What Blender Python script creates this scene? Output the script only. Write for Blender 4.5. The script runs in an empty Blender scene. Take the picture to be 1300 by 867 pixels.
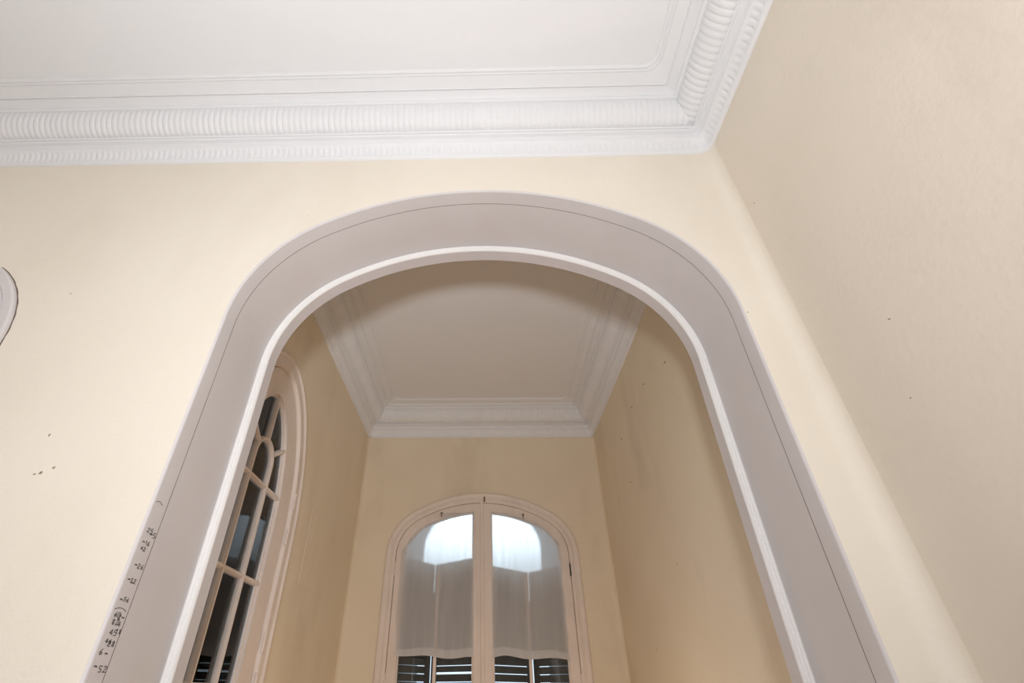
import bpy, bmesh, math, random
from mathutils import Vector, Matrix
from mathutils.geometry import tessellate_polygon

random.seed(7)
SC = bpy.context.scene
COL = SC.collection
PI = math.pi
H = 1.40                      # height of the lens above the floor; heights below are given from the lens

# ------------------------------------------------------------------ camera
def make_camera():
    yaw, pitch, roll, f = -0.0304, 0.6286, 0.0088, 621.01
    cy, sy, cp, sp, cr, sr = math.cos(yaw), math.sin(yaw), math.cos(pitch), math.sin(pitch), math.cos(roll), math.sin(roll)
    fw = Vector((sy * cp, cy * cp, sp)); r = Vector((cy, -sy, 0)); u = r.cross(fw)
    R, U = cr * r + sr * u, -sr * r + cr * u
    cam = bpy.data.cameras.new('camera'); o = bpy.data.objects.new('camera', cam); COL.objects.link(o)
    m = Matrix.Identity(4)
    for i in range(3):
        m[i][0], m[i][1], m[i][2] = R[i], U[i], -fw[i]
    m.translation = Vector((0, 0, H))
    o.matrix_world = m
    cam.sensor_fit = 'HORIZONTAL'; cam.sensor_width = 36.0
    cam.lens = f / 1300 * 36.0
    cam.shift_x = 51.66 / 1300
    cam.clip_start = 0.02
    SC.camera = o
make_camera()

# ------------------------------------------------------------------ light and exposure
SC.view_settings.view_transform = 'Standard'
SC.view_settings.look = 'None'
SC.view_settings.gamma = 1.0
SC.view_settings.use_curve_mapping = False
SC.view_settings.exposure = 0.0
SC.cycles.use_denoising = True
SC.cycles.max_bounces = 14
SC.cycles.diffuse_bounces = 8
SC.cycles.transparent_max_bounces = 24
SC.cycles.caustics_reflective = False
SC.cycles.caustics_refractive = False

def make_world():
    w = bpy.data.worlds.new('sky'); SC.world = w; w.use_nodes = True
    bg = w.node_tree.nodes['Background']
    bg.inputs[0].default_value = (0.72, 0.87, 1.0, 1)      # pale overcast daylight outside the windows
    # brighter cloud above a duller horizon
    N, L = w.node_tree.nodes, w.node_tree.links
    tc = N.new('ShaderNodeTexCoord'); sp = N.new('ShaderNodeSeparateXYZ'); mr = N.new('ShaderNodeMapRange')
    mr.interpolation_type = 'SMOOTHSTEP'
    mr.inputs['From Min'].default_value = .19; mr.inputs['From Max'].default_value = .285
    mr.inputs['To Min'].default_value = 1.5; mr.inputs['To Max'].default_value = 4.6
    L.new(tc.outputs['Generated'], sp.inputs[0]); L.new(sp.outputs['Z'], mr.inputs['Value']); L.new(mr.outputs[0], bg.inputs[1])
make_world()

def area(name, loc, target, size, energy, color, shape='DISK'):
    l = bpy.data.lights.new(name, 'AREA'); l.shape = shape; l.size = size; l.energy = energy; l.color = color
    o = bpy.data.objects.new(name, l); COL.objects.link(o); o.location = loc
    d = Vector(target) - Vector(loc)
    o.rotation_euler = d.to_track_quat('-Z', 'Y').to_euler()
    return o
area('photo_light', (-.055, -0.85, H + 0.03), (-0.80, 0.45, H + 1.9), 0.30, 86, (.97, 0.975, 1.0))
def alcove_fill():
    l = bpy.data.lights.new('alcove_fill', 'POINT'); l.energy = 21; l.color = (1.0, .80, .62); l.shadow_soft_size = .15  # added warm fill low in the alcove; no actual lamp stands there
    o = bpy.data.objects.new('alcove_fill', l); COL.objects.link(o); o.location = (.15, 3.3, H - .75)
alcove_fill()

# ------------------------------------------------------------------ materials
def lin(r, g, b):
    f = lambda c: (c / 255 / 12.92) if c / 255 <= .04045 else ((c / 255 + .055) / 1.055) ** 2.4
    return (f(r), f(g), f(b), 1)

def nodes_of(name):
    m = bpy.data.materials.new(name); m.use_nodes = True
    nt = m.node_tree; b = nt.nodes['Principled BSDF']
    return m, nt, b

def painted(name, col, col2, scale=1.5, rough=0.6, bump=0.15, bscale=120, grime=None, gscale=2.0, gamt=0.5, spec=0.3):
    """Painted plaster or wood: two close tones mottled, fine surface bump, optional dirt blotches."""
    m, nt, b = nodes_of(name)
    N, L = nt.nodes, nt.links
    tc = N.new('ShaderNodeTexCoord')
    n1 = N.new('ShaderNodeTexNoise'); n1.inputs['Scale'].default_value = scale; n1.inputs['Detail'].default_value = 5
    L.new(tc.outputs['Object'], n1.inputs['Vector'])
    r1 = N.new('ShaderNodeValToRGB'); r1.color_ramp.elements[0].position = .35; r1.color_ramp.elements[1].position = .65
    r1.color_ramp.elements[0].color = col; r1.color_ramp.elements[1].color = col2
    L.new(n1.outputs['Fac'], r1.inputs['Fac'])
    out = r1.outputs['Color']
    if grime:
        mp = N.new('ShaderNodeMapping'); mp.inputs['Scale'].default_value = (1, 1, .45)
        L.new(tc.outputs['Object'], mp.inputs['Vector'])
        n2 = N.new('ShaderNodeTexNoise'); n2.inputs['Scale'].default_value = gscale; n2.inputs['Detail'].default_value = 9
        n2.inputs['Roughness'].default_value = .62
        L.new(mp.outputs['Vector'], n2.inputs['Vector'])
        r2 = N.new('ShaderNodeValToRGB'); r2.color_ramp.elements[0].position = .52; r2.color_ramp.elements[1].position = .78
        r2.color_ramp.elements[0].color = (0, 0, 0, 1); r2.color_ramp.elements[1].color = (gamt, gamt, gamt, 1)
        L.new(n2.outputs['Fac'], r2.inputs['Fac'])
        mx = N.new('ShaderNodeMix'); mx.data_type = 'RGBA'
        L.new(r2.outputs['Color'], mx.inputs['Factor']); L.new(out, mx.inputs['A']); mx.inputs['B'].default_value = grime
        out = mx.outputs['Result']
    L.new(out, b.inputs['Base Color'])
    b.inputs['Roughness'].default_value = rough
    b.inputs['Specular IOR Level'].default_value = spec
    if bump:
        n3 = N.new('ShaderNodeTexNoise'); n3.inputs['Scale'].default_value = bscale; n3.inputs['Detail'].default_value = 3
        L.new(tc.outputs['Object'], n3.inputs['Vector'])
        bp = N.new('ShaderNodeBump'); bp.inputs['Strength'].default_value = bump; bp.inputs['Distance'].default_value = .004
        L.new(n3.outputs['Fac'], bp.inputs['Height']); L.new(bp.outputs['Normal'], b.inputs['Normal'])
    return m

def plain(name, col, rough=.6, metal=0.0):
    m, nt, b = nodes_of(name)
    n = nt.nodes.new('ShaderNodeTexNoise'); n.inputs['Scale'].default_value = 30
    r = nt.nodes.new('ShaderNodeValToRGB')
    r.color_ramp.elements[0].color = tuple(c * .85 for c in col[:3]) + (1,); r.color_ramp.elements[1].color = col
    nt.links.new(n.outputs['Fac'], r.inputs['Fac']); nt.links.new(r.outputs['Color'], b.inputs['Base Color'])
    b.inputs['Roughness'].default_value = rough; b.inputs['Metallic'].default_value = metal
    return m

M = {}
M['wall'] = painted('cream_wall_paint', (.795, .738, .642, 1), (.77, .71, .612, 1), 1.2, .65, .22, 70, (.55, .47, .36, 1), 1.6, .22)
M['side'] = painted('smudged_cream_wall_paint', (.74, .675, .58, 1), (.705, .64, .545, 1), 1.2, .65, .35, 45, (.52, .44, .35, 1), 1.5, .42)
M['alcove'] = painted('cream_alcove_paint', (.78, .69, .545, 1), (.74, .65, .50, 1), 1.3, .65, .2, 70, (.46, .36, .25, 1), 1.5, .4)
M['white'] = painted('white_plaster', (.76, .77, .785, 1), (.745, .755, .77, 1), 1.0, .6, .08, 90)
M['lining'] = painted('shade_darkened_white_paint', (.64, .615, .615, 1), (.61, .582, .58, 1), 2.0, .5, .12, 60, (.58, .54, .50, 1), 3, .25)  # same white paint as the reeds, darkened to stand for shade
M['reed'] = painted('front_lit_white_paint', (.82, .81, .80, 1), (.79, .78, .77, 1), 3, .45, .015, 60)  # the lining's paint made lighter; frontal light is put into the colour
M['joinery'] = painted('aged_white_joinery_paint', (.76, .68, .62, 1), (.71, .63, .57, 1), 3, .5, .1, 80, (.52, .44, .38, 1), 7, .35)
M['floor'] = None
M['dark'] = plain('dark_rust', (.05, .04, .035, 1), .7)
M['pencil'] = plain('graphite_pencil', (.13, .115, .11, 1), .7)
M['brass'] = plain('tarnished_brass', (.22, .16, .10, 1), .5, .6)
M['shutter'] = painted('grey_brown_shutter_paint', (.13, .12, .11, 1), (.10, .09, .085, 1), 6, .6, .1, 60)
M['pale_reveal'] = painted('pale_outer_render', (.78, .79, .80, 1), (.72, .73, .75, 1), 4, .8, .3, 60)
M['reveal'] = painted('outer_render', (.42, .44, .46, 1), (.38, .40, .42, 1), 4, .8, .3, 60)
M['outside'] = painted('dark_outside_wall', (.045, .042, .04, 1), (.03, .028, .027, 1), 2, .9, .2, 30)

def floor_material():
    m, nt, b = nodes_of('oak_floor'); N, L = nt.nodes, nt.links
    tc = N.new('ShaderNodeTexCoord'); br = N.new('ShaderNodeTexBrick')
    br.inputs['Scale'].default_value = 1.0; br.inputs['Brick Width'].default_value = .6; br.inputs['Row Height'].default_value = .09
    br.inputs['Mortar Size'].default_value = .002
    br.inputs['Color1'].default_value = (.33, .18, .085, 1); br.inputs['Color2'].default_value = (.27, .14, .065, 1)
    br.inputs['Mortar'].default_value = (.04, .025, .015, 1)
    L.new(tc.outputs['Object'], br.inputs['Vector']); L.new(br.outputs['Color'], b.inputs['Base Color'])
    b.inputs['Roughness'].default_value = .45
    return m
M['floor'] = floor_material()

def glass_material():
    m = bpy.data.materials.new('window_glass'); m.use_nodes = True; nt = m.node_tree; N, L = nt.nodes, nt.links
    N.clear()
    out = N.new('ShaderNodeOutputMaterial'); mix = N.new('ShaderNodeMixShader')
    fr = N.new('ShaderNodeFresnel'); fr.inputs['IOR'].default_value = 1.5
    tr = N.new('ShaderNodeBsdfTransparent'); tr.inputs[0].default_value = (.95, .97, .97, 1)
    gl = N.new('ShaderNodeBsdfGlossy'); gl.inputs['Roughness'].default_value = .01
    n = N.new('ShaderNodeTexNoise'); n.inputs['Scale'].default_value = 3
    bp = N.new('ShaderNodeBump'); bp.inputs['Strength'].default_value = .02; bp.inputs['Distance'].default_value = .01
    L.new(n.outputs['Fac'], bp.inputs['Height']); L.new(bp.outputs['Normal'], gl.inputs['Normal'])
    L.new(fr.outputs[0], mix.inputs[0]); L.new(tr.outputs[0], mix.inputs[1]); L.new(gl.outputs[0], mix.inputs[2])
    L.new(mix.outputs[0], out.inputs[0])
    return m
M['glass'] = glass_material()

def voile_material(name, see):
    m = bpy.data.materials.new(name); m.use_nodes = True; nt = m.node_tree; N, L = nt.nodes, nt.links
    N.clear()
    out = N.new('ShaderNodeOutputMaterial'); mix = N.new('ShaderNodeMixShader'); mx2 = N.new('ShaderNodeMixShader')
    tr = N.new('ShaderNodeBsdfTransparent'); tr.inputs[0].default_value = (1, 1, 1, 1)
    rf = N.new('ShaderNodeBsdfRefraction'); rf.inputs['IOR'].default_value = 1.12; rf.inputs['Roughness'].default_value = .42
    mx3 = N.new('ShaderNodeMixShader'); mx3.inputs[0].default_value = .72
    L.new(tr.outputs[0], mx3.inputs[1]); L.new(rf.outputs[0], mx3.inputs[2])
    df = N.new('ShaderNodeBsdfDiffuse'); tl = N.new('ShaderNodeBsdfTranslucent')
    df.inputs[0].default_value = (.92, .91, .91, 1); tl.inputs[0].default_value = (.90, .90, .90, 1)
    tc = N.new('ShaderNodeTexCoord'); mp = N.new('ShaderNodeMapping'); mp.inputs['Scale'].default_value = (26, 1, 1.2)
    n = N.new('ShaderNodeTexNoise'); n.inputs['Scale'].default_value = 1; n.inputs['Detail'].default_value = 4
    L.new(tc.outputs['Object'], mp.inputs['Vector']); L.new(mp.outputs['Vector'], n.inputs['Vector'])
    mr = N.new('ShaderNodeMapRange'); mr.inputs['From Min'].default_value = .3; mr.inputs['From Max'].default_value = .7
    mr.inputs['To Min'].default_value = 1 - see - .06; mr.inputs['To Max'].default_value = 1 - see + .06
    L.new(n.outputs['Fac'], mr.inputs['Value'])
    mx2.inputs[0].default_value = .45
    L.new(df.outputs[0], mx2.inputs[1]); L.new(tl.outputs[0], mx2.inputs[2])
    L.new(mr.outputs[0], mix.inputs[0]); L.new(mx3.outputs[0], mix.inputs[1]); L.new(mx2.outputs[0], mix.inputs[2])
    L.new(mix.outputs[0], out.inputs[0])
    return m
M['voile'] = voile_material('white_voile', .30)
M['hem'] = voile_material('folded_voile_hem', .18)

# ------------------------------------------------------------------ mesh helpers
def link(name, bm, mat, parent=None, smooth=None, kind=None, bevel=None):
    me = bpy.data.meshes.new(name); bm.normal_update(); bm.to_mesh(me); bm.free()
    o = bpy.data.objects.new(name, me); COL.objects.link(o)
    me.materials.append(mat)
    if smooth is not None:
        for p in me.polygons: p.use_smooth = True
        if hasattr(me, 'set_sharp_from_angle'): me.set_sharp_from_angle(angle=math.radians(smooth))
    if bevel:
        b = o.modifiers.new('edge', 'BEVEL'); b.width = bevel; b.segments = 2; b.limit_method = 'ANGLE'; b.angle_limit = math.radians(40)
    if parent: o.parent = parent
    if kind: o['kind'] = kind
    return o

def tag(o, label=None, cat=None, group=None, kind=None):
    if label: o['label'] = label
    if cat: o['category'] = cat
    if group: o['group'] = group
    if kind: o['kind'] = kind
    return o

def empty(name, loc=(0, 0, 0)):
    o = bpy.data.objects.new(name, None); o.empty_display_size = .1; o.location = loc; COL.objects.link(o)
    return o

def W(x, y, z): return Vector((x, y, z + H))

def add_box(bm, lo, hi):
    v = [bm.verts.new((x, y, z)) for x in (lo[0], hi[0]) for y in (lo[1], hi[1]) for z in (lo[2], hi[2])]
    for f in ((0, 1, 3, 2), (4, 6, 7, 5), (0, 4, 5, 1), (2, 3, 7, 6), (0, 2, 6, 4), (1, 5, 7, 3)):
        bm.faces.new([v[i] for i in f])

def grid(bm, rows, close_u=False, close_v=False):
    """rows: list of lists of points -> quads between them."""
    vs = [[bm.verts.new(p) for p in r] for r in rows]
    nr, nc = len(vs), len(vs[0])
    for i in range(nr if close_u else nr - 1):
        for j in range(nc if close_v else nc - 1):
            a, b, c, d = vs[i][j], vs[(i + 1) % nr][j], vs[(i + 1) % nr][(j + 1) % nc], vs[i][(j + 1) % nc]
            try: bm.faces.new((a, b, c, d))
            except ValueError: pass

def plate(bm, outer, holes, fn, d0, d1):
    """A plate with holes: 2D loops, fn(a, b, depth) -> 3D, between depths d0 and d1."""
    loops = [outer] + list(holes)
    tris = tessellate_polygon([[Vector((p[0], p[1], 0)) for p in l] for l in loops])
    flat = [p for l in loops for p in l]
    A = [bm.verts.new(fn(p[0], p[1], d0)) for p in flat]
    B = [bm.verts.new(fn(p[0], p[1], d1)) for p in flat]
    for t in tris:
        if len(set(t)) < 3: continue
        for S in (A, B):
            try: bm.faces.new([S[i] for i in t])
            except ValueError: pass
    k = 0
    for l in loops:
        n = len(l)
        for i in range(n):
            a, b = k + i, k + (i + 1) % n
            try: bm.faces.new((A[a], A[b], B[b], B[a]))
            except ValueError: pass
        k += n
    bmesh.ops.recalc_face_normals(bm, faces=bm.faces)

def tube(bm, pts, r, seg=8):
    rows = []
    for i, p in enumerate(pts):
        p = Vector(p)
        t = (Vector(pts[min(i + 1, len(pts) - 1)]) - Vector(pts[max(i - 1, 0)])).normalized()
        a = t.cross(Vector((.31, .17, .93))).normalized(); b = t.cross(a)
        rows.append([p + r * (math.cos(k * 2 * PI / seg) * a + math.sin(k * 2 * PI / seg) * b) for k in range(seg)])
    grid(bm, rows, close_v=True)
    for r_ in (rows[0], rows[-1]):
        try: bm.faces.new([bm.verts.new(p) for p in r_])
        except ValueError: pass

# a three-centred ("basket") arch: half width a, rise h above the springing z0, haunch radius r
class Arch:
    def __init__(s, x0, z0, a, h, r):
        s.x0, s.z0, s.a, s.h, s.r = x0, z0, a, h, r
        s.R = ((a - r) ** 2 + h * h - r * r) / (2 * (h - r)); s.zc = z0 + h - s.R
        s.th = math.atan2(z0 - s.zc, a - r)
    def curve(s, e=0.0, n1=20, n2=20, foot=None):
        """points (x, z) of the arch set in by e, left springing to right springing; foot adds the straight jambs."""
        half = []
        for i in range(n1 + 1):
            t = s.th * i / n1
            half.append((s.a - s.r + (s.r - e) * math.cos(t), s.z0 + (s.r - e) * math.sin(t)))
        for i in range(1, n2 + 1):
            t = s.th + (PI / 2 - s.th) * i / n2
            half.append(((s.R - e) * math.cos(t), s.zc + (s.R - e) * math.sin(t)))
        left = [(s.x0 - x, z) for x, z in half]; right = [(s.x0 + x, z) for x, z in half[:-1]][::-1]
        pts = left + right
        if foot is not None:
            m = 24
            lo = [(s.x0 - s.a + e, foot + (s.z0 - foot) * i / m) for i in range(m)]
            hi = [(s.x0 + s.a - e, s.z0 + (foot - s.z0) * (i + 1) / m) for i in range(m)]
            pts = lo + pts + hi
        return pts

class Oval(Arch):
    """half an ellipse on straight jambs, with the same calls"""
    def __init__(s, x0, z0, a, h):
        s.x0, s.z0, s.a, s.h = x0, z0, a, h
    def curve(s, e=0.0, n1=20, n2=20, foot=None):
        n = n1 + n2; half = []
        for i in range(n + 1):
            t = PI / 2 * i / n
            nx, nz = math.cos(t) / s.a, math.sin(t) / s.h; l = math.hypot(nx, nz)
            half.append((s.a * math.cos(t) - e * nx / l, s.z0 + s.h * math.sin(t) - e * nz / l))
        pts = [(s.x0 - x, z) for x, z in half] + [(s.x0 + x, z) for x, z in half[:-1]][::-1]
        if foot is not None:
            m = 24
            lo = [(s.x0 - s.a + e, foot + (s.z0 - foot) * i / m) for i in range(m)]
            hi = [(s.x0 + s.a - e, s.z0 + (foot - s.z0) * (i + 1) / m) for i in range(m)]
            pts = lo + pts + hi
        return pts

# ------------------------------------------------------------------ dimensions (metres; heights from the lens)
XR = 1.174                       # right wall, shared by room and alcove
XL = -3.40; YR = -5.20           # far side and rear of the room
YA, YB2 = 1.50, 1.93             # front and rear faces of the arched wall
AL, AB = -1.25, 4.89             # alcove left wall and back wall
ZC = 2.585                       # ceilings
FL = -H
ARCH = Arch(-.010, 1.237, 1.022, .760, .65)
WIN_B = Arch(-.030, 1.075, .905, .585, .46)
WIN_L = Oval(2.640, .815, .618, .96)      # along Y on the left alcove wall

# ------------------------------------------------------------------ room shell
def quad(name, pts, mat, n=1):
    bm = bmesh.new(); bm.faces.new([bm.verts.new(p) for p in pts])
    bmesh.ops.recalc_face_normals(bm, faces=bm.faces)
    return link(name, bm, mat, kind='structure')

def slab(name, lo, hi, mat):
    bm = bmesh.new(); add_box(bm, lo, hi); bmesh.ops.recalc_face_normals(bm, faces=bm.faces)
    return link(name, bm, mat, kind='structure')

T = .12
slab('floor', (XL - T, YR - T, -T), (XR + T, AB, 0), M['floor'])
slab('ceiling', (XL - T, YR - T, H + ZC), (XR + T, AB + T, H + ZC + T), M['white'])
wall_right = slab('wall_right', (XR, YR - T, 0), (XR + T, AB + T, H + ZC), M['side'])
slab('wall_left', (XL - T, YR - T, 0), (XL, YB2, H + ZC), M['wall'])
slab('wall_rear', (XL, YR - T, 0), (XR, YR, H + ZC), M['wall'])

OC = (-2.395, 1.0865, .5125)     # round window in the arched wall: centre x, z, radius
def circle(c, r, n=72): return [(c[0] + r * math.cos(2 * PI * i / n), c[1] + r * math.sin(2 * PI * i / n)) for i in range(n)]

def wall_arch():
    bm = bmesh.new()
    E0 = -.009
    arch = ARCH.curve(E0, foot=FL)
    outer = [(XL, FL)] + [(XL, ZC), (XR - .06, ZC), (XR - .06, FL)] + arch[::-1]
    # faces front and rear with the two openings
    for y, e in ((YA, E0), (YB2, .036)):
        ar = ARCH.curve(e, foot=FL)
        xe = XR - .06 if y == YA else XR
        outer = [(XL, FL), (XL, ZC), (xe, ZC), (xe, FL)] + ar[::-1]
        hole = circle(OC, OC[2] - .004)
        loops = [outer, hole]
        tris = tessellate_polygon([[Vector((p[0], p[1], 0)) for p in l] for l in loops])
        vs = [bm.verts.new(W(p[0], y, p[1])) for l in loops for p in l]
        for t in tris:
            try: bm.faces.new([vs[i] for i in t])
            except ValueError: pass
    # softly rounded inner corner against the right wall
    rows = [[W(XR - .06 + .06 * math.sin(k * PI / 16), YA - .06 + .06 * math.cos(k * PI / 16), z) for k in range(9)] for z in (FL, ZC)]
    grid(bm, rows)
    bmesh.ops.remove_doubles(bm, verts=bm.verts, dist=1e-5)
    bmesh.ops.recalc_face_normals(bm, faces=bm.faces)
    return link('wall_arch', bm, M['wall'], kind='structure', smooth=40)
wall_a = wall_arch()

def wall_with_window(name, arch, e, fn, outer, mat, foot):
    bm = bmesh.new()
    hole = arch.curve(e, foot=foot)
    tris = tessellate_polygon([[Vector((p[0], p[1], 0)) for p in l] for l in (outer, hole)])
    vs = [bm.verts.new(fn(p[0], p[1], 0)) for l in (outer, hole) for p in l]
    for t in tris:
        try: bm.faces.new([vs[i] for i in t])
        except ValueError: pass
    bmesh.ops.recalc_face_normals(bm, faces=bm.faces)
    return bm
WF = -.55                        # window feet
fb = lambda x, z, d: W(x, AB + d, z)         # back wall: d goes outwards
fl = lambda y, z, d: W(AL - d, y, z)         # left alcove wall
bm = wall_with_window('wall_back', WIN_B, .03, fb, [(AL + .05, FL), (XR - .05, FL), (XR - .05, ZC), (AL + .05, ZC)], M['alcove'], WF)
for sx in (0, 1):
    rows = []
    for z in (FL, ZC):
        r = []
        for k in range(9):
            t = k * PI / 16
            x = (AL + .05 - .05 * math.sin(t)) if sx == 0 else (XR - .05 + .05 * math.sin(t))
            r.append(W(x, AB - .05 + .05 * math.cos(t), z))
        rows.append(r)
    grid(bm, rows)
bmesh.ops.remove_doubles(bm, verts=bm.verts, dist=1e-5); bmesh.ops.recalc_face_normals(bm, faces=bm.faces)
wall_b = link('wall_back', bm, M['alcove'], kind='structure', smooth=40)
bm = wall_with_window('wall_alcove', WIN_L, .03, fl, [(YB2, FL), (AB, FL), (AB, ZC), (YB2, ZC)], M['alcove'], WF)
wall_l = link('wall_alcove', bm, M['alcove'], kind='structure')
bm = bmesh.new(); add_box(bm, (XR - .004, YB2, 0), (XR + .01, AB, H + ZC))
wall_ar = link('wall_alcove_right', bm, M['alcove'], kind='structure')

# ------------------------------------------------------------------ arch lining with crack and reeded stop
def arch_lining():
    prof = []                                             # (inset, depth)
    for k in range(7):
        t = k * PI / 12; prof.append((-.009 + .009 * math.sin(t), YA + .009 - .009 * math.cos(t)))
    prof += [(0, 1.60), (0, 1.70), (0, 1.858)]
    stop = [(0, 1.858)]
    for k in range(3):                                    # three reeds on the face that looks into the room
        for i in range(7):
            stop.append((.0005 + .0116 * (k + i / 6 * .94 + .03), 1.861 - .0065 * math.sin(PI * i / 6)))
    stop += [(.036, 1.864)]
    inner = [(.036, 1.864), (.036, YB2)]
    rows = [[W(x, y, z) for x, z in ARCH.curve(e, 34, 34, foot=FL)] for e, y in prof]
    bm = bmesh.new(); grid(bm, rows); bmesh.ops.recalc_face_normals(bm, faces=bm.faces)
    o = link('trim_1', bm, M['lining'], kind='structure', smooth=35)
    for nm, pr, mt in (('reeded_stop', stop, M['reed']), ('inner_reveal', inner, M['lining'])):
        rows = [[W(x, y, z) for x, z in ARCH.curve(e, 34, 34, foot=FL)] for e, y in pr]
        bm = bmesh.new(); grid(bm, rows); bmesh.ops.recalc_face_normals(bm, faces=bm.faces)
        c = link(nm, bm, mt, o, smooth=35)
        if nm == 'reeded_stop': tag(c, 'white strip of three reeds, frontal light put into its paler colour')
    return o
lining = arch_lining()
def joint_line():
    rows = [[W(x, y, z) for x, z in ARCH.curve(e, 34, 34, foot=FL)] for e, y in ((.0002, 1.5742), (.0007, 1.5747), (.0007, 1.5761), (.0002, 1.5766))]
    bm = bmesh.new(); grid(bm, rows); bmesh.ops.recalc_face_normals(bm, faces=bm.faces)
    tag(link('joint_line', bm, plain('dirt_in_joint', (.15, .115, .10, 1), .9), lining), 'thin dark joint running round the arch')
joint_line()

# ------------------------------------------------------------------ cornices
def cornice_profile():
    """(distance from wall, height, corner radius, reed weight)"""
    P = [(0.0, 2.266, .05, 0), (.010, 2.266, .05, 0), (.016, 2.270, .05, 0), (.018, 2.276, .05, 0), (.015, 2.283, .05, 0), (.013, 2.287, .05, 0)]
    for i in range(7):
        t = i / 6; P.append((.014 + .022 * t - .006 * math.sin(PI * t), 2.289 + .054 * t, .05, 1.0 if 0 < i < 6 else 0))
    P += [(.040, 2.345, .05, 0), (.045, 2.350, .05, 0), (.044, 2.356, .05, 0), (.036, 2.361, .05, 0), (.044, 2.387, .05, 0)]
    for b in range(2):
        u0, z0 = .051 + .009 * b, 2.389 + .011 * b
        for i in range(4):
            t = -PI / 3 + i * PI / 3; P.append((u0 + .006 + .009 * math.cos(t), z0 + .005 + .0062 * math.sin(t), .045 * (1 - b), 0))
    P.append((.066, 2.4145, 0, 0))
    for i in range(11):
        t = PI / 2 * i / 10
        P.append((.067 + .086 * math.sin(t), 2.531 - .115 * math.cos(t), 0, 1 if 0 < i < 10 else .3))
    P += [(.161, 2.529, 0, 0), (.171, 2.534, 0, 0), (.170, 2.540, 0, 0), (.166, 2.545, 0, 0)]
    for i in range(6):
        t = PI / 2 * i / 5; P.append((.166 + .046 * (1 - math.cos(t)), 2.546 + .019 * math.sin(t), .02, 0))
    P += [(.215, 2.556, .02, 0), (.218, 2.569, .02, 0), (.223, 2.570, .03, 0), (.272, 2.574, .05, 0)]
    for b in range(2):
        u0 = .274 + .015 * b
        for i in range(5):
            t = PI * i / 4; P.append((u0 + .006 - .006 * math.cos(t), 2.577 - .0045 * math.sin(t), .06, 0))
    P += [(.304, 2.578, .06, 0), (.306, ZC, .06, 0)]
    return P

def reed(s, p=.0305):
    f = (s / p) % 1.0
    return math.sin(PI * f) ** .7 if 0 < f < 1 else 0.0

def cornice(name, x0, x1, y0, y1, fine):
    """A loop of moulding round a ceiling; fine marks the sides whose reeds are modelled (0 rear, 1 right, 2 front, 3 left)."""
    P = cornice_profile(); n = len(P)
    # outward normal of the profile, for the reeds
    NRM = []
    for i in range(n):
        a, b = P[max(0, i - 1)], P[min(n - 1, i + 1)]
        du, dz = b[0] - a[0], b[1] - a[1]; l = math.hypot(du, dz) or 1
        NRM.append((dz / l, -du / l))
    sides = [(x0, y0, 1, 0, x1 - x0), (x1, y0, 0, 1, y1 - y0), (x1, y1, -1, 0, x1 - x0), (x0, y1, 0, -1, y1 - y0)]
    cols = []
    for k, (sx, sy, dx, dy, L) in enumerate(sides):
        nx, ny = -dy, dx
        step = .005 if k in fine else .25
        m = max(2, int(L / step))
        for q in range(m + 1):
            s0 = L * q / m; col = []
            for i, (u, z, rc, w) in enumerate(P):
                s = min(max(s0, u + rc), L - u - rc)
                uu, zz = u, z
                if w and k in fine:
                    d = .0052 * w * (reed(s) - .6); uu += d * NRM[i][0]; zz += d * NRM[i][1]
                col.append(W(sx + dx * s + nx * uu, sy + dy * s + ny * uu, zz))
            cols.append(col)
        # the corner at the end of this side, each line with its own radius
        ex, ey = sx + dx * L, sy + dy * L
        for q in range(1, 6):
            t = PI / 2 * q / 6; col = []
            for u, z, rc, w in P:
                cx, cy = ex - dx * (u + rc) + nx * (u + rc), ey - dy * (u + rc) + ny * (u + rc)
                col.append(W(cx + rc * (dx * math.sin(t) - nx * math.cos(t)), cy + rc * (dy * math.sin(t) - ny * math.cos(t)), z))
            cols.append(col)
    bm = bmesh.new(); grid(bm, cols, close_u=True)
    bmesh.ops.dissolve_degenerate(bm, dist=1e-6, edges=bm.edges)
    bmesh.ops.recalc_face_normals(bm, faces=bm.faces)
    return link(name, bm, M['white'], kind='structure', smooth=38)
cornice('trim_2', XL, XR, YR, YA, (1, 2))
cornice('trim_3', AL, XR - .004, YB2, AB, (1, 2, 3))

# ------------------------------------------------------------------ windows
def frame_from(arch, prof, fn, foot):
    """sweep a section (inset, depth) round an arch and down its jambs"""
    rows = [[fn(a, b, d) for a, b in arch.curve(e, 26, 26, foot=foot)] for e, d in prof]
    bm = bmesh.new(); grid(bm, rows); bmesh.ops.recalc_face_normals(bm, faces=bm.faces)
    return bm

def inner_loop(arch, e, xa, xb, zlo, n=40):
    """closed loop: the part of the arch (set in by e) between xa and xb, down to zlo"""
    c = [p for p in arch.curve(e, 40, 40, foot=zlo - .2)]
    def top(x):
        best = None
        for (ax, az), (bx, bz) in zip(c[:-1], c[1:]):
            if min(ax, bx) - 1e-9 <= x <= max(ax, bx) + 1e-9 and abs(bx - ax) > 1e-7:
                z = az + (bz - az) * (x - ax) / (bx - ax)
                best = z if best is None else max(best, z)
        return best
    mid = [p for p in c if xa + 1e-4 < p[0] < xb - 1e-4 and p[1] > zlo + 1e-3]
    pts = []
    ta, tb = top(xa), top(xb)
    lo_x, hi_x = min(p[0] for p in c), max(p[0] for p in c)
    pts.append((max(xa, lo_x), zlo))
    if xa > lo_x + 1e-4: pts.append((xa, ta))
    pts += mid
    if xb < hi_x - 1e-4: pts.append((xb, tb))
    pts.append((min(xb, hi_x), zlo))
    return pts

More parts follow.
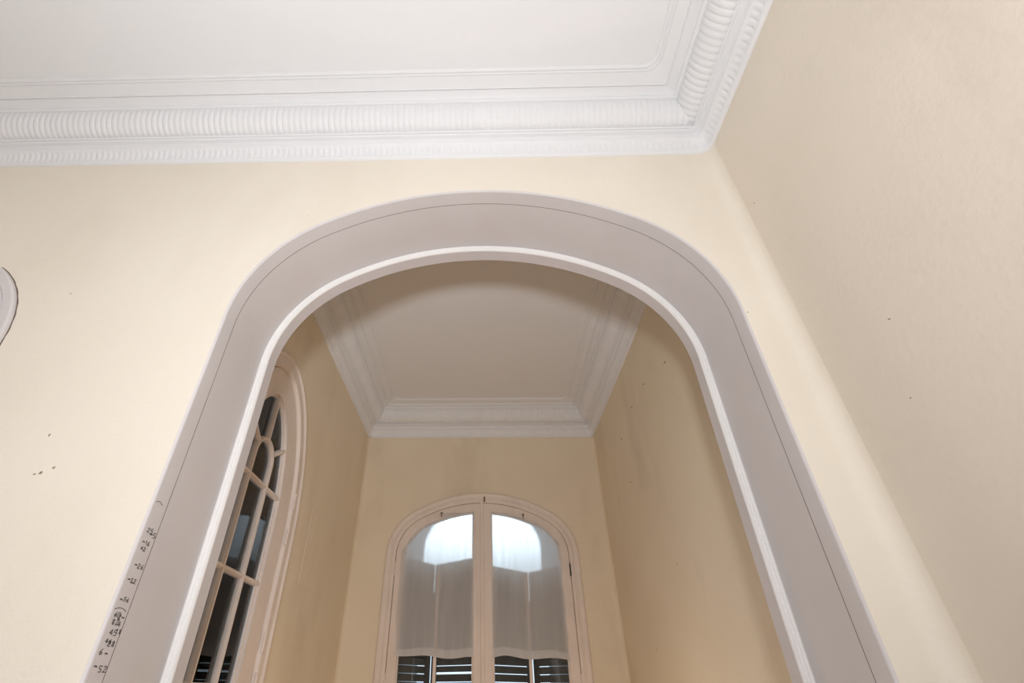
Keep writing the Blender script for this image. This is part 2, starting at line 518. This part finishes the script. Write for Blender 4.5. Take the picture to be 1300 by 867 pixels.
def window_back():
    w = tag(empty('window_1', W(-.03, AB, WF)), 'tall arched double casement window in the alcove back wall behind two sheer curtains', kind='structure')
    inv = Matrix.Translation(-w.location)
    def P(name, bm, mat, parent=w, **k):
        bm.transform(inv); return link(name, bm, mat, parent, **k)
    # moulded casing round the opening
    prof = [(0, .0), (0, -.012), (.006, -.020), (.014, -.022), (.020, -.016), (.026, -.014), (.050, -.014), (.056, -.018), (.064, -.018), (.070, -.010), (.090, -.008), (.094, .0), (.094, .05)]
    P('window_frame', frame_from(WIN_B, prof, fb, WF), M['joinery'], smooth=30)
    sash = Arch(-.030, 1.075, .809, .488, .37)
    for side in (0, 1):
        if side == 0: xa, xb, ga, gb = -2, -.031, -.735, -.112
        else: xa, xb, ga, gb = -.029, 2, .676, .058
        if side == 1: ga, gb = gb, ga
        outer = inner_loop(sash, .002, xa, xb, WF + .02)
        zg = WF + .16
        hole = inner_loop(sash, .085, ga if side else -2, gb if not side else 2, zg)
        bm = bmesh.new(); plate(bm, outer, [hole], fb, -.004, .040)
        s = P('sash', bm, M['joinery'], bevel=.005)
        # glazing bead: a thin inner step
        hole2 = inner_loop(sash, .097, (ga + .012) if side else -2, (gb - .012) if not side else 2, zg + .012)
        bm = bmesh.new(); plate(bm, hole, [hole2], fb, .010, .034)
        P('glazing_bead', bm, M['joinery'], s)
        bm = bmesh.new(); plate(bm, hole, [], fb, .022, .025)
        P('window_pane', bm, M['glass'], s)
        # glazing bars: one upright, two level
        xm = -.435 if side == 0 else .372
        bm = bmesh.new(); add_box(bm, W(xm - .014, AB + .006, zg), W(xm + .014, AB + .036, .93))
        P('glazing_bar', bm, M['joinery'], s, bevel=.004)
        # hinges
        xh = -.839 if side == 0 else .779
        for zc, zl in ((.95, .10), (.10, .10), (-.35, .10)):
            bm = bmesh.new(); tube(bm, [fb(xh, zc - zl / 2, -.010), fb(xh, zc, -.010), fb(xh, zc + zl / 2, -.010)], .007, 10)
            tube(bm, [fb(xh, zc + zl / 2, -.010), fb(xh, zc + zl / 2 + .012, -.010)], .004, 8)
            P('hinge', bm, M['dark'] if (side == 1 and zc > .9) else M['joinery'], s)
        # little curtain hook on the head of the sash
        xk, zk = (-.425, 1.445) if side == 0 else (.372, 1.43)
        bm = bmesh.new(); tube(bm, [fb(xk, zk + .02, -.010), fb(xk, zk, -.022), fb(xk, zk - .02, -.014)], .005, 8)
        tube(bm, [fb(xk - .012, zk + .02, -.008), fb(xk + .012, zk + .02, -.008)], .006, 8)
        P('hook', bm, M['brass'], s)
    # cover strip on the meeting stiles, with the bolt at its head
    bm = bmesh.new(); add_box(bm, W(-.046, AB - .018, WF + .03), W(-.014, AB - .003, 1.585))
    P('cover_strip', bm, M['joinery'], bevel=.007)
    bm = bmesh.new(); add_box(bm, W(-.012, AB - .020, 1.575), W(.004, AB - .004, 1.625))
    P('bolt', bm, M['brass'], bevel=.003)
    return w
window_back()

def window_left():
    w = tag(empty('window_2', W(AL, 2.64, WF)), 'arched window with curved glazing bars in the left alcove wall', kind='structure')
    inv = Matrix.Translation(-w.location)
    def P(name, bm, mat, parent=w, **k):
        bm.transform(inv); return link(name, bm, mat, parent, **k)
    prof = [(0, 0), (0, -.014), (.006, -.022), (.014, -.022), (.022, -.014), (.028, -.010), (.085, -.010), (.090, -.004), (.094, .010), (.100, .012), (.105, .05)]
    P('window_frame', frame_from(WIN_L, prof, fl, WF), M['joinery'], smooth=30)
    base = WIN_L
    zlo = WF + .02
    outer = inner_loop(base, .106, -9, 9, zlo)
    G = .268                                              # glass edge inset
    hole = inner_loop(base, G, -9, 9, zlo + .15)
    def ring(e0, e1, d0, d1):
        z1 = lambda z, lo: max(z, lo)
        A = base.curve(e0, 40, 40, foot=zlo); B = [(y, max(z, zlo + e1 - e0)) for y, z in base.curve(e1, 40, 40, foot=zlo)]
        b = bmesh.new()
        grid(b, [[fl(p[0], p[1], d) for p in Q] for Q, d in ((A, d1), (A, d0), (B, d0), (B, d1))])
        grid(b, [[fl(A[0][0], A[0][1], d) for d in (d0, d1)], [fl(B[0][0], B[0][1], d) for d in (d0, d1)]])
        add_box(b, fl(A[0][0], zlo, d1), fl(A[-1][0], zlo + e1 - e0, d0))
        bmesh.ops.recalc_face_normals(b, faces=b.faces)
        return b
    bm = ring(.106, G, .012, .058)
    s = P('sash', bm, M['joinery'], bevel=.006)
    hole2 = inner_loop(base, G + .014, -9, 9, zlo + .164)
    bm = ring(G, G + .014, .030, .052)
    P('glazing_bead', bm, M['joinery'], s)
    bm = bmesh.new(); plate(bm, hole, [], fl, .042, .045)
    P('window_pane', bm, M['glass'], s)
    # glazing bars of triangular section: uprights joined by a small round arch, rays, two level bars
    def bar(path, hw=.014, d0=.014, d1=.056):
        bm = bmesh.new(); rows = []
        for i, p in enumerate(path):
            a, b = path[max(0, i - 1)], path[min(len(path) - 1, i + 1)]
            tx, tz = b[0] - a[0], b[1] - a[1]; l = math.hypot(tx, tz); nx, nz = -tz / l, tx / l
            rows.append([fl(p[0] + nx * q, p[1] + nz * q, d) for q, d in ((-hw, d1), (-hw, d0 + .014), (-hw * .45, d0), (hw * .45, d0), (hw, d0 + .014), (hw, d1))])
        grid(bm, rows, close_v=True)
        for r in (rows[0], rows[-1]): bm.faces.new([bm.verts.new(p) for p in r])
        bmesh.ops.recalc_face_normals(bm, faces=bm.faces)
        return bm
    c, q = 2.648, .122
    za = 1.095
    arc = [(c - q, zlo + .15)] + [(c - q, zlo + .15 + (za - zlo - .15) * i / 8) for i in range(1, 9)]
    arc += [(c - q * math.cos(PI * i / 24), za + q * math.sin(PI * i / 24)) for i in range(1, 25)]
    arc += [(c + q, za + (zlo + .15 - za) * i / 8) for i in range(1, 9)]
    P('glazing_bar', bar(arc), M['joinery'], s)
    gl = base.curve(G, 40, 40)
    top = max(z for _, z in gl)
    P('glazing_bar', bar([(c, za + q - .004), (c, top + .01)], d0=.015), M['joinery'], s)
    for sg in (-1, 1):
        a = math.radians(33)
        P('glazing_bar', bar([(c + sg * q * math.cos(a), za + q * math.sin(a)), (c + sg * .345 * math.cos(a), za + .345 * math.sin(a))]), M['joinery'], s)
    for z in (.978, .505, .03):
        P('glazing_bar', bar([(c - base.a + G - .01, z), (c + base.a - G + .01, z)], d0=.0155), M['joinery'], s)
    for zc in (1.02, .80, .24, .05):
        bm = bmesh.new(); y = base.x0 + base.a - .098
        tube(bm, [fl(y, zc - .05, -.012), fl(y, zc, -.012), fl(y, zc + .05, -.012)], .008, 10)
        P('hinge', bm, M['joinery'], s)
    return w
window_left()

def round_window():
    w = tag(empty('window_3', W(OC[0], YA, OC[1])), 'round white moulded window frame cut by the left edge of the photo', kind='structure')
    inv = Matrix.Translation(-w.location)
    prof = [(OC[2], YA + .02), (OC[2] - .002, YA - .004), (OC[2] - .004, YA - .012), (OC[2] - .012, YA - .017), (OC[2] - .042, YA - .017), (OC[2] - .050, YA - .006),
            (OC[2] - .055, YA - .004), (OC[2] - .060, YA - .010), (OC[2] - .068, YA - .014), (OC[2] - .076, YA - .006), (OC[2] - .10, YA - .010), (OC[2] - .115, YA + .0), (OC[2] - .16, YA + .006), (OC[2] - .165, YA + .06)]
    rows = [[W(x, y, z) for x, z in circle(OC, r, 96)] for r, y in prof]
    bm = bmesh.new(); grid(bm, rows, close_v=True); bmesh.ops.recalc_face_normals(bm, faces=bm.faces); bm.transform(inv)
    link('window_frame', bm, M['lining'], w, smooth=30)
    bm = bmesh.new(); plate(bm, circle(OC, OC[2] - .155, 96), [], lambda a, b, d: W(a, d, b), YA + .03, YA + .034); bm.transform(inv)
    link('window_pane', bm, M['glass'], w)
    for ang in (0, PI / 2):
        bm = bmesh.new(); l = OC[2] - .158; d = Vector((math.cos(ang), 0, math.sin(ang)))
        c = W(OC[0], YA + .03, OC[1]); n = Vector((-math.sin(ang), 0, math.cos(ang)))
        rows = [[c + d * t * l + n * a + Vector((0, b, 0)) for a, b in ((-.012, .02), (-.012, -.008), (-.005, -.016), (.005, -.016), (.012, -.008), (.012, .02))] for t in (-1, 0, 1)]
        grid(bm, rows, close_v=True); bmesh.ops.recalc_face_normals(bm, faces=bm.faces); bm.transform(inv)
        link('glazing_bar', bm, M['lining'], w)
    rows = []
    for i in range(49):
        a = -.9 + 1.9 * i / 48; k = .0026 * math.sin(PI * i / 48) ** .5 * (1 + .5 * math.sin(i * 1.7))
        rows.append([W(OC[0] + r * math.cos(a), YA - y, OC[1] + r * math.sin(a)) for r, y in ((OC[2] - .001, .0004), (OC[2] + .001 + k, .0012), (OC[2] + .0025 + k, .0002))])
    bm = bmesh.new(); grid(bm, rows); bmesh.ops.recalc_face_normals(bm, faces=bm.faces); bm.transform(inv)
    tag(link('joint_line', bm, plain('dirt_round_frame', (.16, .11, .09, 1), .9), w), 'dirty crack round the frame')
    # closed back of the recess
    bm = bmesh.new(); plate(bm, circle(OC, OC[2] + .01, 48), [], lambda a, b, d: W(a, d, b), YB2 - .1, YB2 - .08); bm.transform(inv)
    link('backboard', bm, M['outside'], w)
round_window()

# ------------------------------------------------------------------ outside the windows
def outside():
    # deep outer reveal of the back window, narrowing outwards
    a1 = Arch(-.030, 1.075, .80, .50, .37)
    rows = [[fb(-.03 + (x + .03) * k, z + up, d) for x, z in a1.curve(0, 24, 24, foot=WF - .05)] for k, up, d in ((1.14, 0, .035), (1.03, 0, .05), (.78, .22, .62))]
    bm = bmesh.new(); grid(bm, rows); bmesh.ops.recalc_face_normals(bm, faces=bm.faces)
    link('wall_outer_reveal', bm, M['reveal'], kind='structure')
    slab('trim_4', (-1.0, AB + .03, H + WF - .12), (.95, AB + .66, H + WF - .05), M['reveal'])
    # outer skin so that daylight enters only through the openings
    bm = bmesh.new()
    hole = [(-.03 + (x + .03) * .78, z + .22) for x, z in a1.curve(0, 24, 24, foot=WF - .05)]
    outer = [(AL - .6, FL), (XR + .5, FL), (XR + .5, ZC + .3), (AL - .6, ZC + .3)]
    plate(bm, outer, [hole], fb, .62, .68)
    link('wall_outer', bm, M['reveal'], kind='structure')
    # left window: shallow reveal and a dark wall a little way off
    rows = [[fl(y, z, d) for y, z in WIN_L.curve(e, 24, 24, foot=WF)] for e, d in ((.09, .045), (.20, .062), (.212, .105))]
    bm = bmesh.new(); grid(bm, rows); bmesh.ops.recalc_face_normals(bm, faces=bm.faces)
    link('wall_side_reveal', bm, M['pale_reveal'], kind='structure')
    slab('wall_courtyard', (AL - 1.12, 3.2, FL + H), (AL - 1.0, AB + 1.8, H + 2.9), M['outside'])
outside()

def shutter(name, hinge, tip, ztop, label, gap=None, cover=()):
    """louvred leaf from hinge (x, y) to tip (x, y)"""
    hx, hy = hinge; tx, ty = tip
    L = math.hypot(tx - hx, ty - hy); ang = math.atan2(ty - hy, tx - hx)
    zb = WF - .02
    t = tag(empty(name, W(hx, hy, zb)), label, 'shutter', 'folding shutters outside the back window')
    t.rotation_euler = (0, 0, ang)
    hgt = ztop - zb
    bm = bmesh.new()
    for a, b, c, d in ((0, .045, 0, hgt), (L - .045, L, 0, hgt), (.045, L - .045, 0, .10), (.045, L - .045, hgt - .09, hgt), (.045, L - .045, hgt * .52, hgt * .52 + .07)):
        add_box(bm, (a, -.016, c), (b, .016, d))
    for c, d in cover: add_box(bm, (L - .02, .016, c - zb), (L + .055, .020, d - zb))
    link('shutter_frame', bm, M['shutter'], t, bevel=.003)
    bm = bmesh.new()
    z = .10
    while z < hgt - .05:
        lo = -.012 if gap and abs(z + zb - gap) < .030 else (-.0218 if z + zb < .31 else -.032)        # one slat is split
        if True:
            v = [bm.verts.new(p) for p in ((.04, .012, z + lo), (.04, -.012, z + .030), (L - .04, -.012, z + .030), (L - .04, .012, z + lo),
                                           (.04, .018, z + lo + .002), (.04, -.006, z + .032), (L - .04, -.006, z + .032), (L - .04, .018, z + lo + .002))]
            for f in ((0, 1, 2, 3), (7, 6, 5, 4), (0, 4, 5, 1), (3, 2, 6, 7), (1, 5, 6, 2), (0, 3, 7, 4)): bm.faces.new([v[i] for i in f])
        z += .060
    bmesh.ops.recalc_face_normals(bm, faces=bm.faces)
    link('louvres', bm, M['shutter'], t)
    return t
yj, yc = AB + .44, AB + .11
shutter('window_shutter', (-.80, AB + .14), (-.520, yj), 1.09, 'leftmost dark louvred shutter leaf outside the back window, hinged at the left reveal', cover=((.36, .84),))
shutter('window_shutter', (-.494, yj), (-.050, yc), 1.09, 'dark louvred shutter leaf left of centre, behind the left curtain', gap=.215)
shutter('window_shutter', (-.010, yc), (.410, yj), 1.02, 'dark louvred shutter leaf right of centre, behind the right curtain', cover=((.34, .76),))
shutter('window_shutter', (.437, yj), (.74, AB + .14), 1.02, 'rightmost dark louvred shutter leaf outside the back window, hinged at the right reveal')

# ------------------------------------------------------------------ curtains
def curtain(label, top, xl, xr, zb, seed):
    """sheer panel pinned over one casement: top is a list of (x, z) from left to right; xl/xr give its edges from foot to head"""
    rnd = random.Random(seed)
    ph = [rnd.uniform(0, 6.28) for _ in range(8)]
    nx, nz = 64, 84
    def topz(x):
        for (a, za), (b, z2) in zip(top[:-1], top[1:]):
            if a <= x <= b: return za + (z2 - za) * (x - a) / (b - a)
        return top[0][1] if x < top[0][0] else top[-1][1]
    def foot(u): return zb + .010 * math.sin(u * 5 + ph[0]) + .007 * math.sin(u * 11 + ph[1]) - .012 * (abs(u - .5) * 2) ** 4
    def off(u, v):
        f = .0035 * math.sin(u * 34 + 2 * math.sin(v * 3 + ph[2]) + ph[3]) + .003 * math.sin(u * 19 - v * 4 + ph[4])
        f += .004 * math.sin((u * 1.2 + v) * 8 + ph[5]) * v
        return -.016 + f * (.4 + .6 * (1 - v))
    def pt(u, v, extra=0.0):
        x = xl(v) + (xr(v) - xl(v)) * u
        zt = topz(x); z = foot(u) + (zt - foot(u)) * v
        return fb(x, z, off(u, v) + extra)
    root = tag(empty('sheer_curtain', fb((xl(0) + xr(0)) / 2, zb, -.016)), label, 'curtain', 'sheer curtains on the arched window')
    inv = Matrix.Translation(-root.location)
    rows = [[pt(i / nx, j / nz) for i in range(nx + 1)] for j in range(nz + 1)]
    bm = bmesh.new(); grid(bm, rows); bm.transform(inv)
    link('fabric', bm, M['voile'], root, smooth=80)
    rows = [[pt(i / nx, v, e) for i in range(nx + 1)] for v, e in ((.050, -.0015), (.035, -.004), (.01, -.005), (-.004, -.003), (-.004, .003), (.01, .002))]
    bm = bmesh.new(); grid(bm, rows); bm.transform(inv)
    link('hem', bm, M['hem'], root, smooth=80)
    pts = []
    for i in range(65):
        u = i / 64; pts.append(pt(u, 1.0, -.002))
    bm = bmesh.new(); tube(bm, pts, .0045, 6); bm.transform(inv)
    link('gathered_heading', bm, M['hem'], root, smooth=80)
    return root
curtain('sheer white curtain on the left casement, its head slanting up to the middle', [(-.79, 1.10), (-.765, 1.125), (-.60, 1.318), (-.36, 1.412), (-.113, 1.462)],
        lambda v: -.757 - .03 * min(1, v * 3) + .0 * v, lambda v: -.106 - .007 * v, .280, 3)
curtain('sheer white curtain on the right casement, ragged along its right edge', [(.058, 1.456), (.30, 1.415), (.50, 1.358), (.58, 1.30), (.705, 1.16)],
        lambda v: .055 + .006 * v, lambda v: .702 - .02 * math.sin(min(1, v * 6) * PI) * .8 + .006 * math.sin(v * 17), .276, 8)

# ------------------------------------------------------------------ marks on the surfaces
def scribbles():
    """pencilled height marks on the left side of the arch lining"""
    rnd = random.Random(5)
    GL = {'0': [[(0, 0), (0, 1), (.6, 1), (.6, 0), (0, 0)]], '1': [[(.1, .7), (.35, 1), (.35, 0)]], '2': [[(0, .8), (.3, 1), (.6, .75), (0, 0), (.65, 0)]],
          '4': [[(.45, 0), (.45, 1), (0, .35), (.65, .35)]], '5': [[(.6, 1), (.05, 1), (.05, .55), (.5, .55), (.55, .1), (0, 0)]], '6': [[(.5, 1), (.05, .4), (.2, 0), (.55, .1), (.5, .45), (.05, .35)]],
          '8': [[(.3, .5), (.05, .8), (.3, 1), (.55, .8), (.05, .2), (.3, 0), (.55, .2), (.3, .5)]], '-': [[(0, .5), (.7, .5)]], '/': [[(0, 0), (.5, 1)]]}
    X = ARCH.x0 - ARCH.a + .0006
    bm = bmesh.new()
    def stroke(pts, w):
        for (a, b), (c, d) in zip(pts[:-1], pts[1:]):
            l = math.hypot(c - a, d - b) or 1; ny, nz = -(d - b) / l * w, (c - a) / l * w
            vs = [W(X, a - ny, b - nz), W(X, c - ny, d - nz), W(X, c + ny, d + nz), W(X, a + ny, b + nz)]
            v2 = [v + Vector((.0005, 0, 0)) for v in vs]
            A = [bm.verts.new(v) for v in vs]; B = [bm.verts.new(v) for v in v2]
            for f in ((0, 1, 2, 3),): bm.faces.new([A[i] for i in f]); bm.faces.new([B[i] for i in f])
            for i in range(4): bm.faces.new((A[i], A[(i + 1) % 4], B[(i + 1) % 4], B[i]))
    rows = [(1.522, .401, '25'), (1.540, .392, '-5'), (1.520, .368, '-1'), (1.545, .366, '6'), (1.523, .350, '42'), (1.524, .303, '-26'), (1.518, .263, '-12'), (1.534, .257, '-'),
            (1.518, .211, '-'), (1.535, .214, '56'), (1.520, .174, '60'), (1.540, .170, '2-'), (1.521, .156, '82'), (1.548, .152, '4'), (1.528, .131, '45'), (1.552, .137, '18'),
            (1.524, .111, '46'), (1.538, .106, '28'), (1.517, .085, '6'), (1.541, .083, '-'), (1.517, .053, '-'), (1.540, .047, '52')]
    for y, z, txt in rows:
        h = rnd.uniform(.010, .014); y0 = y
        for ch in txt:
            for st in GL[ch]:
                tilt = rnd.uniform(-.15, .15)
                stroke([(y0 + a * h * 1.5, z + b * h + a * h * tilt) for a, b in st], .0011 if ch != '-' else .0018)
            y0 += h * 1.35
    stroke([(1.512 + .006 * i, .495 - .0012 * (i - 3) ** 2 * .6) for i in range(7)], .0009)
    stroke([(1.512 + .0085 * i, .197 - .0012 * (i - 3) ** 2 * .5) for i in range(7)], .0009)
    o = link('pencil_marks', bm, M['pencil'], lining)
    tag(o, 'faint grey pencilled figures and dashes')
scribbles()

def chips(parent, fn, spots, mat, seed):
    rnd = random.Random(seed); bm = bmesh.new()
    for a, b, ra, rb in spots:
        n = 9; ang = rnd.uniform(0, 3)
        loop = []
        for i in range(n):
            t = 2 * PI * i / n; k = rnd.uniform(.6, 1.2)
            p, q = ra * k * math.cos(t), rb * k * math.sin(t)
            loop.append((a + p * math.cos(.3) - q * math.sin(.3), b + p * math.sin(.3) + q * math.cos(.3)))
        c0 = bm.verts.new(fn(a, b, .0012)); vs = [bm.verts.new(fn(x, z, .0004)) for x, z in loop]
        for i in range(n): bm.faces.new((c0, vs[i], vs[(i + 1) % n]))
    bmesh.ops.recalc_face_normals(bm, faces=bm.faces)
    return link('paint_chips', bm, mat, parent)
M['chip'] = plain('bare_plaster_chip', (.30, .24, .18, 1), .8)
chips(wall_a, lambda x, z, d: W(x, YA - d, z), [(-1.729, 1.357, .005, .003), (-1.482, .713, .004, .006), (-1.407, .596, .006, .005), (-1.4405, .580, .008, .006), (-1.459, .575, .005, .003), (-.819, 1.8335, .002, .002), (1.030, 1.22, .003, .003)], M['chip'], 1)
chips(wall_ar, lambda y, z, d: W(XR - .004 - d, y, z), [(2.666, 1.758, .022, .006), (3.114, 1.862, .022, .006), (3.470, 1.865, .02, .007), (3.89, 1.79, .02, .006), (3.856, 1.40, .012, .005), (3.2425, .666, .004, .008), (3.987, .271, .004, .01)], M['chip'], 2)
chips(wall_right, lambda y, z, d: W(XR - d, y, z), [(1.386, 1.732, .004, .004), (1.136, .893, .006, .002), (1.21, .675, .003, .003)], M['chip'], 3)

# painted-over access plate beside the left window
bm = bmesh.new(); plate(bm, [(3.555, .60), (4.33, .62), (4.31, 1.125), (3.555, 1.105)], [], fl, -.004, .0)
link('cover_plate', bm, M['alcove'], wall_l, bevel=.003)
